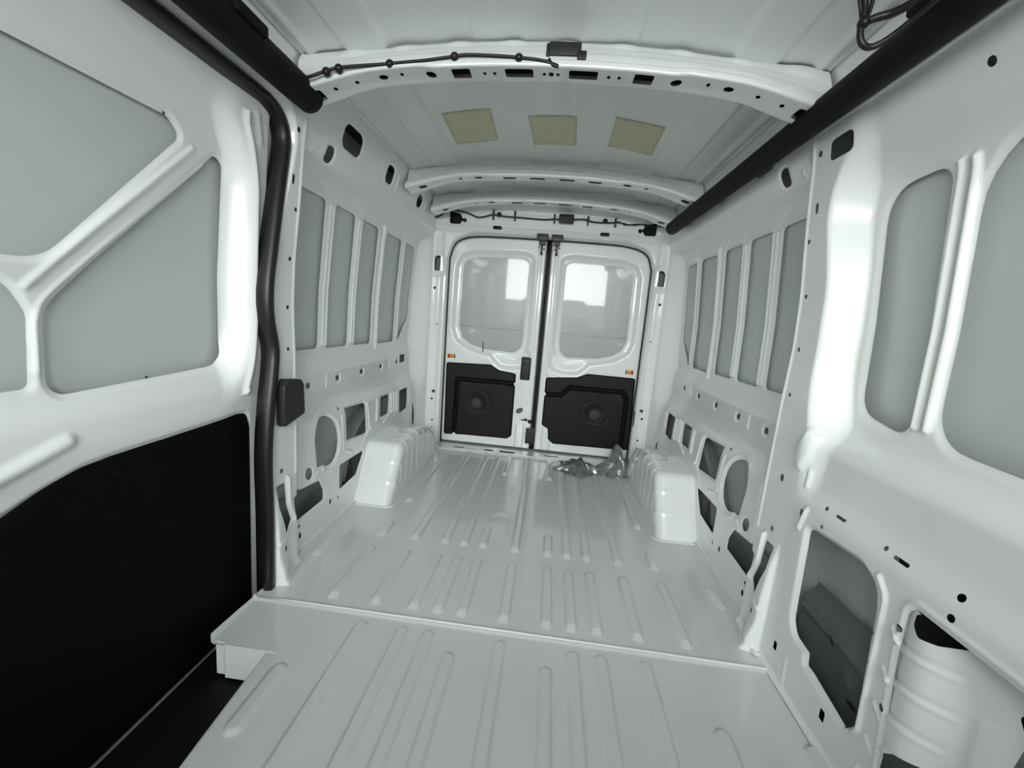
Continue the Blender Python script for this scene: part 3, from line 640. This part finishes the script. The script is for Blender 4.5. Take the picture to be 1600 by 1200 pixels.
# ------------------------------------------------------------------ sliding door (left), seen from inside
def sliding_door():
    t = bpy.data.objects.new('door_1', None); COL.objects.link(t); t['kind'] = 'structure'; t['label'] = 'closed sliding side door with pressed panels and black lower board'; t['category'] = 'door'
    DZ=[-.3,0,.60,.68,.76,.82,1.1,1.45,1.52,1.60,1.70,1.8]; DX=[.945,.945,.945,.930,.938,.985,.982,.955,.945,.905,.885,.87]
    EX=[.945,.945,.943,.935,.925,.920,.918,.905,.90,.895,.885,.87]
    PA = poly([(.20,1.478),(1.075,1.486),(1.118,1.452),(.800,1.092),(.20,1.082)], [0,.03,.045,.10,0])
    PB = poly([(1.232,1.450),(1.262,1.43),(1.262,.823),(.788,.803),(.793,.99)], [.02,.02,.06,.03,.10])
    PC = poly([(.20,1.05),(.73,1.05),(.765,.98),(.757,.825),(.20,.822)], [0,.06,.06,.02,0])
    TRM = [(.20,.42),(.60,.565),(.72,.618),(.80,.645),(.86,.652),(1.27,.662),(1.318,.655),(1.333,.60),(1.328,-.112),(.20,-.112)]
    TP = poly(TRM, [0,.05,.05,.05,.05,.03,.03,.03,.01,0])
    def fn(Y, Z):
        D = smooth_interp(Z,DZ,DX,.02); E = smooth_interp(Z,DZ,EX,.02)
        c = np.clip((Z-1.36)/.2,0,1)**2*.10+np.clip((1.0-Z)/.25,0,1)**2*.07
        a = ss(1.272-c, 1.325-c*.6, Y); X = D*(1-a)+E*a
        X = X-.012*np.exp(-((Y-(1.335-c*.5))/.012)**2)*((Z > .72)&(Z < 1.6))
        for sh in (PA,PB,PC): X = lip(X,Y,Z,sh,.016,.006)
        X = rib(X,Y,Z,(.765,1.035),(1.150,1.435),.013,-.006)
        X = ribs(X,Y,Z,[(.772,.86),(.775,.96),(.787,1.0),(.812,1.03),(1.19,1.405)],.010,-.004)
        X = rib(X,Y,Z,(.40,.585),(.775,.712),.026,-.009)
        X = rib(X,Y,Z,(1.375,.955),(1.375,.92),.012,-.004); X = rib(X,Y,Z,(1.35,1.53),(1.335,1.60),.02,-.004)
        X = rib(X,Y,Z,(1.30,.735),(1.33,.755),.008,-.004)
        d = ev(TP,Y,Z,.05); X = X+.006*(1-ss(-.005,.010,d))
        X = X+.012*ss(1.385,1.40,Y)
        return -X, Y, Z
    fr = sheet('inner_frame', .20, 1.46, -.14, 1.78, .004, fn, [PA,PB,PC], WHITE, t, flip=True)
    g = sheet('outer_skin', .20, 1.38, .70, 1.60, .02, lambda Y,Z:(-smooth_interp(Z,[.7,.86,1.1,1.45,1.6],[1.008,1.004,1.000,.975,.95],.03), Y, Z), [], SKIN, t, flip=True); g['label'] = 'matt grey outer skin showing in the panel openings'
    inv = Shape(lambda U,V: -TP.f(U,V), (-2,2,-2,2))
    tr = sheet('lower_board', .20, 1.34, -.115, .67, .006, lambda Y,Z:(-.938+.004*0+.006*(1-ss(0,.010,-TP.f(Y,Z)))*-1, Y, Z), [inv], BLK, t, flip=True); tr['label'] = 'black hardboard lower lining'
    for y,z in ((1.325-.02,.62),(.88,.60),(.86,.50),(1.22,.60),(1.30,.10)):
        bm = bmesh.new(); dome(bm,(-.938,y,z),(1,0,0),.007,.004); bm_obj('lining_stud', bm, BLK, t)
    for y,z in ((1.005,.816),(1.06,1.487)):
        bm = bmesh.new(); dome(bm,(-float(np.interp(z,DZ,DX)),y,z),(1,0,0),.0035,.004); bm_obj('sealer_drop', bm, RUB, t)
    tube_obj('bottom_edge', [(-.943,.20,-.118),(-.943,.8,-.118),(-.943,1.33,-.118)], .004, CAV, t)
    return t
sd = sliding_door()
# black rubber seal around the door aperture
P = [(-.876,1.318,-.01),(-.876,1.318,.30),(-.878,1.318,.50),(-.880,1.335,.66),(-.883,1.362,.80),(-.885,1.370,.88),(-.886,1.348,.98),(-.885,1.344,1.08),(-.882,1.365,1.22),(-.880,1.397,1.40),(-.878,1.422,1.53),(-.878,1.424,1.585),(-.878,1.40,1.632),(-.878,1.345,1.656),(-.878,1.25,1.658),(-.878,.80,1.658),(-.878,.20,1.658)]
prof = [(-.012,-.030),(.006,-.030),(.016,-.018),(.019,.0),(.016,.018),(.008,.026),(-.010,.026),(-.016,.010),(-.016,-.012)]
o = tube_obj('door_seal', P, .016, RUB, None, 12, 5, prof); tag(o,'thick black rubber seal around the sliding door opening','seal')
# grey bump pad on the left pillar
bm = bmesh.new(); prism(bm, fillet([(1.372,.595),(1.500,.622),(1.492,.735),(1.478,.758),(1.392,.768),(1.374,.740)],.014,4), 'x', -.872, -.838)
o = bm_obj('bump_pad', bm, DGREY, None, False, .007); tag(o,'dark grey rounded plastic pad on the left pillar','pad')
# ------------------------------------------------------------------ black padded rails under the roof edge
def rail(s, y0, y1, label):
    t = thing('roof_rail_cover', label, 'rail', (s*.765,y1,1.66), 'black padded tubes along the roof edges')
    P = [(s*.768,y,1.689 if s < 0 else 1.6805) for y in list(np.linspace(y0,y1-.04,8))+[y1-.025,y1-.012,y1-.004,y1]]
    k = keepworld(tube_obj('padded_tube', P, lambda u: (.0445 if s < 0 else .0395)*(1 if u < .72 else max(.55,(1-((u-.72)/.28)**4*.45))), FOAM, None, 20, 2), t)
    for yy in ((1.10,.86) if s < 0 else (.98,.62)):
        bm = bmesh.new(); box(bm, min(s*.715,s*.768), max(s*.715,s*.768), yy-.075, yy+.035, 1.70, 1.730)
        keepworld(bm_obj('bracket', bm, FOAM, None, False, .008), t)
    return t
rail(-1,.15,1.415,'short black padded tube above the sliding door')
rail(1,.15,2.86,'long black padded tube along the right roof edge')
bm = bmesh.new()
tube(bm, [(.829,.15,1.676),(.829,.8,1.676),(.829,1.47,1.676)], .006, 8, 2)
o = bm_obj('body_flange', bm, WHITE, wr)
# cable and module on the front bow
t = thing('bow_wiring', 'thin black cable clipped along the front roof bow to the control box', 'cable', (-.4,1.36,1.81))
P = [(-0.775,1.32,1.7),(-0.716,1.312,1.707),(-0.681,1.316,1.721),(-0.643,1.321,1.736),(-0.594,1.326,1.746),(-0.48,1.338,1.763),(-0.371,1.338,1.775),(-0.285,1.338,1.788),(-0.247,1.338,1.793),(-0.172,1.338,1.793),(-0.095,1.338,1.79),(-0.027,1.338,1.784),(0.012,1.338,1.774),(0.019,1.338,1.77),(0.001,1.338,1.776),(-0.008,1.338,1.789)]
keepworld(tube_obj('cable', P, .0048, RUB, None, 8, 6), t)
for x,y,z in ((-0.666,1.318,1.726),(-0.63,1.322,1.738),(-0.48,1.338,1.763),(-0.285,1.338,1.788),(-0.095,1.338,1.79)):
    bm = bmesh.new(); dome(bm,(x,y+.002,z),(0,-1,-.2),.013,.012); dome(bm,(x,y+.002,z),(0,1,.2),.013,.006); keepworld(bm_obj('clip', bm, RUB, None), t)
t = thing('control_module', 'black box bolted to the middle of the front roof bow', 'control box', (.04,1.35,1.85))
bm = bmesh.new(); box(bm,-.010,.082,1.340,1.372,1.800,1.838); keepworld(bm_obj('box_body', bm, DGREY, None, False, .004), t)
bm = bmesh.new(); box(bm,.072,.098,1.338,1.366,1.790,1.815); keepworld(bm_obj('connector', bm, RUB, None, False, .003), t)
bm = bmesh.new(); box(bm,-.018,-.006,1.342,1.37,1.796,1.834); keepworld(bm_obj('connector', bm, RUB, None, False, .003), t)
# loose cable loops at the top right
t = thing('cable_loops', 'black cables hanging in loops below the right front of the roof', 'cable', (.55,1.0,1.8))
P = [(.628,1.0,1.725),(.631,1.0,1.703),(.630,1.0,1.685),(.631,1.0,1.663),(.640,1.0,1.646),(.657,1.0,1.642),(.675,.99,1.649),(.690,.975,1.660),(.705,.95,1.675),(.71,.90,1.68)]
keepworld(tube_obj('cable', [(.60,.96,1.80),(.618,.99,1.76)]+P, .0062, RUB, None, 8, 6), t)
keepworld(tube_obj('cable', [(.62,.97,1.81),(.637,.995,1.76),(.641,.998,1.72),(.637,.998,1.694),(.634,.998,1.682)], .0040, RUB, None, 8, 6), t)
keepworld(tube_obj('cable', [(.60,.98,1.81),(.612,1.0,1.75),(.625,1.003,1.71),(.632,1.003,1.685)], .0035, RUB, None, 8, 6), t)
keepworld(tube_obj('cable', [(.632,1.0,1.684),(.651,.995,1.691),(.673,.985,1.693),(.690,.96,1.694),(.708,.93,1.70),(.715,.86,1.70)], lambda u: .0085-.003*abs(u-.4), RUB, None, 8, 6), t)
bm = bmesh.new(); dome(bm,(.632,.998,1.683),(0,-1,0),.011,.012); dome(bm,(.632,.998,1.683),(0,1,0),.011,.012); k = keepworld(bm_obj('cable_wrap', bm, RUB, None), t)
# ------------------------------------------------------------------ ribbed cover in the right front wall
def cover():
    bl1 = poly([(.850,.520),(.838,.527),(.60,.532),(.60,.545),(.70,.535),(.742,.530),(.80,.490),(.835,.478),(.852,.495)],.012)
    low = poly([(.846,.08),(.842,.195),(.825,.212),(.72,.265),(.60,.31),(.60,-.1),(.84,-.1)], .02)
    edge = poly([(.50,.60),(.50,-.1),(.725,-.05),(.728,.15),(.722,.22),(.705,.34),(.700,.40),(.712,.44),(.690,.47),(.690,.60)], .015)
    def fn(Y, Z):
        X = .868+.020*ss(.860,.835,-0-Y*-1*-1)*0
        u = np.clip((.868-Y)/.17,0,1); X = .872-.014*np.sin(np.pi*np.clip(u*1.5,0,1))+.080*u**2
        for z in (.425,.345,.265,.19):
            e = 1-ss(.55,.68,u); X = X-.0035*np.exp(-((Z-(z+.035*u))/.006)**2)*e+.0025*np.exp(-((Z-(z+.012+.035*u))/.005)**2)*e
        X = X-.006*np.exp(-((Y-.735)/.01)**2)*(Z<.4)
        return X, Y, Z
    o = sheet('ribbed_cover', .60, .872, .0, .528, .004, fn, [bl1,low,edge], WHITE)
    tag(o,'white ribbed curved cover in the right wall beside the black cable','cover')
    o = tube_obj('hanging_cable', [(.985,.800,.52),(.988,.808,.46),(.988,.802,.42),(.986,.797,.386),(.985,.797,.345),(.983,.799,.30),(.98,.806,.25),(.978,.815,.19),(.975,.84,.10)], .0055, RUB); tag(o,'black cable hanging beside the ribbed cover in the right wall','cable')
    bm = bmesh.new(); dome(bm,(.975,.812,.390),(-1,0,0),.012,.016); k = bm_obj('clip', bm, RUB, o)
cover()
bm = bmesh.new(); box(bm, .955,.985,.60,1.02,.40,.60); bm_obj('void_shade_block', bm, STEP, wr, False)['label'] = 'added black block for the shaded void above the ribbed cover'  # black block added to darken the gap over the cover; shade, no foam
# inner sill member seen through the large right opening
def member(V, W): return .985-.02*ss(.0,.3,W)*0+.012*np.sin(V*40)*.15+0*W, V, W
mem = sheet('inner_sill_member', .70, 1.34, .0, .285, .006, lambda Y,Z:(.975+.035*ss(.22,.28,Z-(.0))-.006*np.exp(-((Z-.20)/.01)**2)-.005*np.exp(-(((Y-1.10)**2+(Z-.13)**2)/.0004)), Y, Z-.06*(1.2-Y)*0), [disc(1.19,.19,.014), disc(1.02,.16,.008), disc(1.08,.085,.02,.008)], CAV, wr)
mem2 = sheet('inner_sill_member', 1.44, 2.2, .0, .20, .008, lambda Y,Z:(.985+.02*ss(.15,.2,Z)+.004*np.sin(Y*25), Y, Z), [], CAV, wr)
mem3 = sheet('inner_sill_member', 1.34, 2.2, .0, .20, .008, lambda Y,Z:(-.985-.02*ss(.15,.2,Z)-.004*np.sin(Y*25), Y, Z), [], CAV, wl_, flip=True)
for s,wp_ in ((-1,wl_),(1,wr)):
    # curved outer wheel housing seen through the round and square openings
    def wh(Y, T, s=s): 
        X = .95+.05*np.clip(np.abs(T),0,1)**2*0+.03*ss(0,1,T)
        cy, cz, R = 2.50, .02, .52
        a = np.pi*(1-T)*.5+.3; return s*(1.01-.16*Y), cy-R*np.cos(np.pi*T*.55+.15), cz+.46*np.sin(np.pi*T*.55+.15)
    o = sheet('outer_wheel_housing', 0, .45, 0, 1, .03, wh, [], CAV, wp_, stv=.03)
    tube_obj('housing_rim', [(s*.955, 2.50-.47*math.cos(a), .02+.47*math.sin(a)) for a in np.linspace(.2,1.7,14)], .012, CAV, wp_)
    # trunk of dark wiring behind the rearmost opening
# black wires at the rear corners
o = tube_obj('corner_wire', [(.905,3.02,.16),(.900,3.0,.20),(.902,2.99,.245),(.918,2.99,.268),(.935,3.0,.262),(.945,3.02,.28)], .006, RUB); tag(o,'short black wire at the foot of the right rear pillar','cable')
o = tube_obj('corner_wire', [(-.905,2.99,.15),(-.898,2.985,.22),(-.900,2.985,.30),(-.912,2.99,.36)], .007, RUB); tag(o,'short black wire at the foot of the left rear pillar','cable')
# ------------------------------------------------------------------ crumpled clear plastic
def crumple(name, cx, cy, w_, d_, hgt, seed, peak=None):
    rnd = np.random.RandomState(seed); n = 90
    u = np.linspace(-1,1,n); U, V = np.meshgrid(u,u,indexing='ij'); r = np.maximum(np.abs(U),np.abs(V))
    H = np.zeros(U.shape); DX = np.zeros(U.shape); DY = np.zeros(U.shape)
    for k in range(46):
        a = rnd.rand()*np.pi; f = 1.2+rnd.rand()*4.5; ph = rnd.rand()*6; q = (U*np.cos(a)+V*np.sin(a))*f+ph+.6*np.sin(U*2.3*f*.4+ph*3)+.6*np.sin(V*2.9*f*.4+ph)
        tri = np.abs((q/np.pi)%2-1); H += (tri**1.5)/f
        DX += np.cos(a)*(tri-.5)/f*.10; DY += np.sin(a)*(tri-.5)/f*.10
    H = (H-H.min())/(H.max()-H.min()); env = (1-np.clip(np.hypot(U,V),0,1)**2.2); Z = .006+H*hgt*(.25+.75*env)*env**.5
    if peak:
        for px,py,ph_,pw in peak: Z += ph_*np.exp(-(((U-px)**2+(V-py)**2)/pw**2))*(.8+.3*H)
    edge = 1+.16*np.sin(np.arctan2(V,U)*5+seed)+.08*np.sin(np.arctan2(V,U)*11)
    sq = 1/np.maximum(1e-6,np.where(r>0,np.hypot(U,V)/np.maximum(r,1e-6),1))
    X = cx+(U*sq*edge+DX)*w_; Y = cy+(V*sq*edge+DY)*d_
    co = np.stack([X.ravel(),Y.ravel(),np.maximum(Z,.012).ravel()],1); idx = np.arange(n*n).reshape(n,n)
    F = np.stack([idx[:-1,:-1],idx[1:,:-1],idx[1:,1:],idx[:-1,1:]],-1).reshape(-1,4)
    me = bpy.data.meshes.new(name); me.from_pydata(co.tolist(),[],F.tolist()); me.update(); return link(name, me, POLY)
o = crumple('plastic_bag', .345, 2.945, .155, .165, .17, 3); tag(o,'flattened grey-tinted clear plastic bag left of the taller crumpled wrap','plastic bag')
o = crumple('plastic_wrap', .615, 2.975, .105, .135, .20, 11, [(-.10,.30,.15,.48),(.2,.0,.04,.4)]); tag(o,'tall crumpled clear plastic wrap against the right rear door','plastic wrap')
k = crumple('loose_fold', .80, 3.070, .11, .06, .32, 5); k.parent = o
# ------------------------------------------------------------------ unseen plates added behind the visible metal to stop light leaks
bm = bmesh.new(); box(bm,-1.12,1.12,.10,3.30,-.17,-.16); o = struct(bm_obj('light_block_under', bm, STEP, smooth=False))
bm = bmesh.new(); box(bm,-1.10,1.10,.10,3.30,1.93,1.94); box(bm,-1.10,-1.09,.10,3.30,-.16,1.93); box(bm,1.09,1.10,.10,3.30,-.16,1.93); box(bm,-1.1,1.1,3.30,3.31,-.16,1.93)
o = struct(bm_obj('light_block_shell', bm, CAV, smooth=False))

# ------------------------------------------------------------------ the cab behind the camera (windscreen and side glass openings let the daylight in)
bm = bmesh.new()
box(bm,-1.0,1.0,-1.3,.11,-.17,-.12); box(bm,-1.0,1.0,-1.35,-.95,-.15,.88)                      # cab floor, dashboard
for s in (-1,1):
    box(bm, min(s*.93,s*1.0),max(s*.93,s*1.0),-1.3,.12,-.15,1.10); box(bm, min(s*.90,s*1.0),max(s*.90,s*1.0),-.25,.12,.90,1.9); box(bm, min(s*.88,s*1.0),max(s*.88,s*1.0),-1.0,-.92,.95,1.85)
    box(bm, min(s*.88,s*1.0),max(s*.88,s*1.0),-1.0,.12,1.52,1.9)
box(bm,-1.0,1.0,-.95,.12,1.86,1.92); box(bm,-1.0,1.0,-.95,-.80,1.80,1.92)
struct(bm_obj('cab_behind_camera', bm, CABM, smooth=False))
bm = bmesh.new()
for x in (-.52,.14,.54):
    prism(bm, fillet([(x-.15,.45),(x+.15,.45),(x+.17,.90),(x+.10,1.06),(x-.10,1.06),(x-.17,.90)],.06,4), 'y', -.50, -.38)
    prism(bm, fillet([(x-.12,1.09),(x+.12,1.09),(x+.11,1.27),(x-.11,1.27)],.05,4), 'y', -.48, -.40)
struct(bm_obj('cab_seats', bm, CABM, smooth=False))  # three cab seats with headrests, unseen except in the door reflections
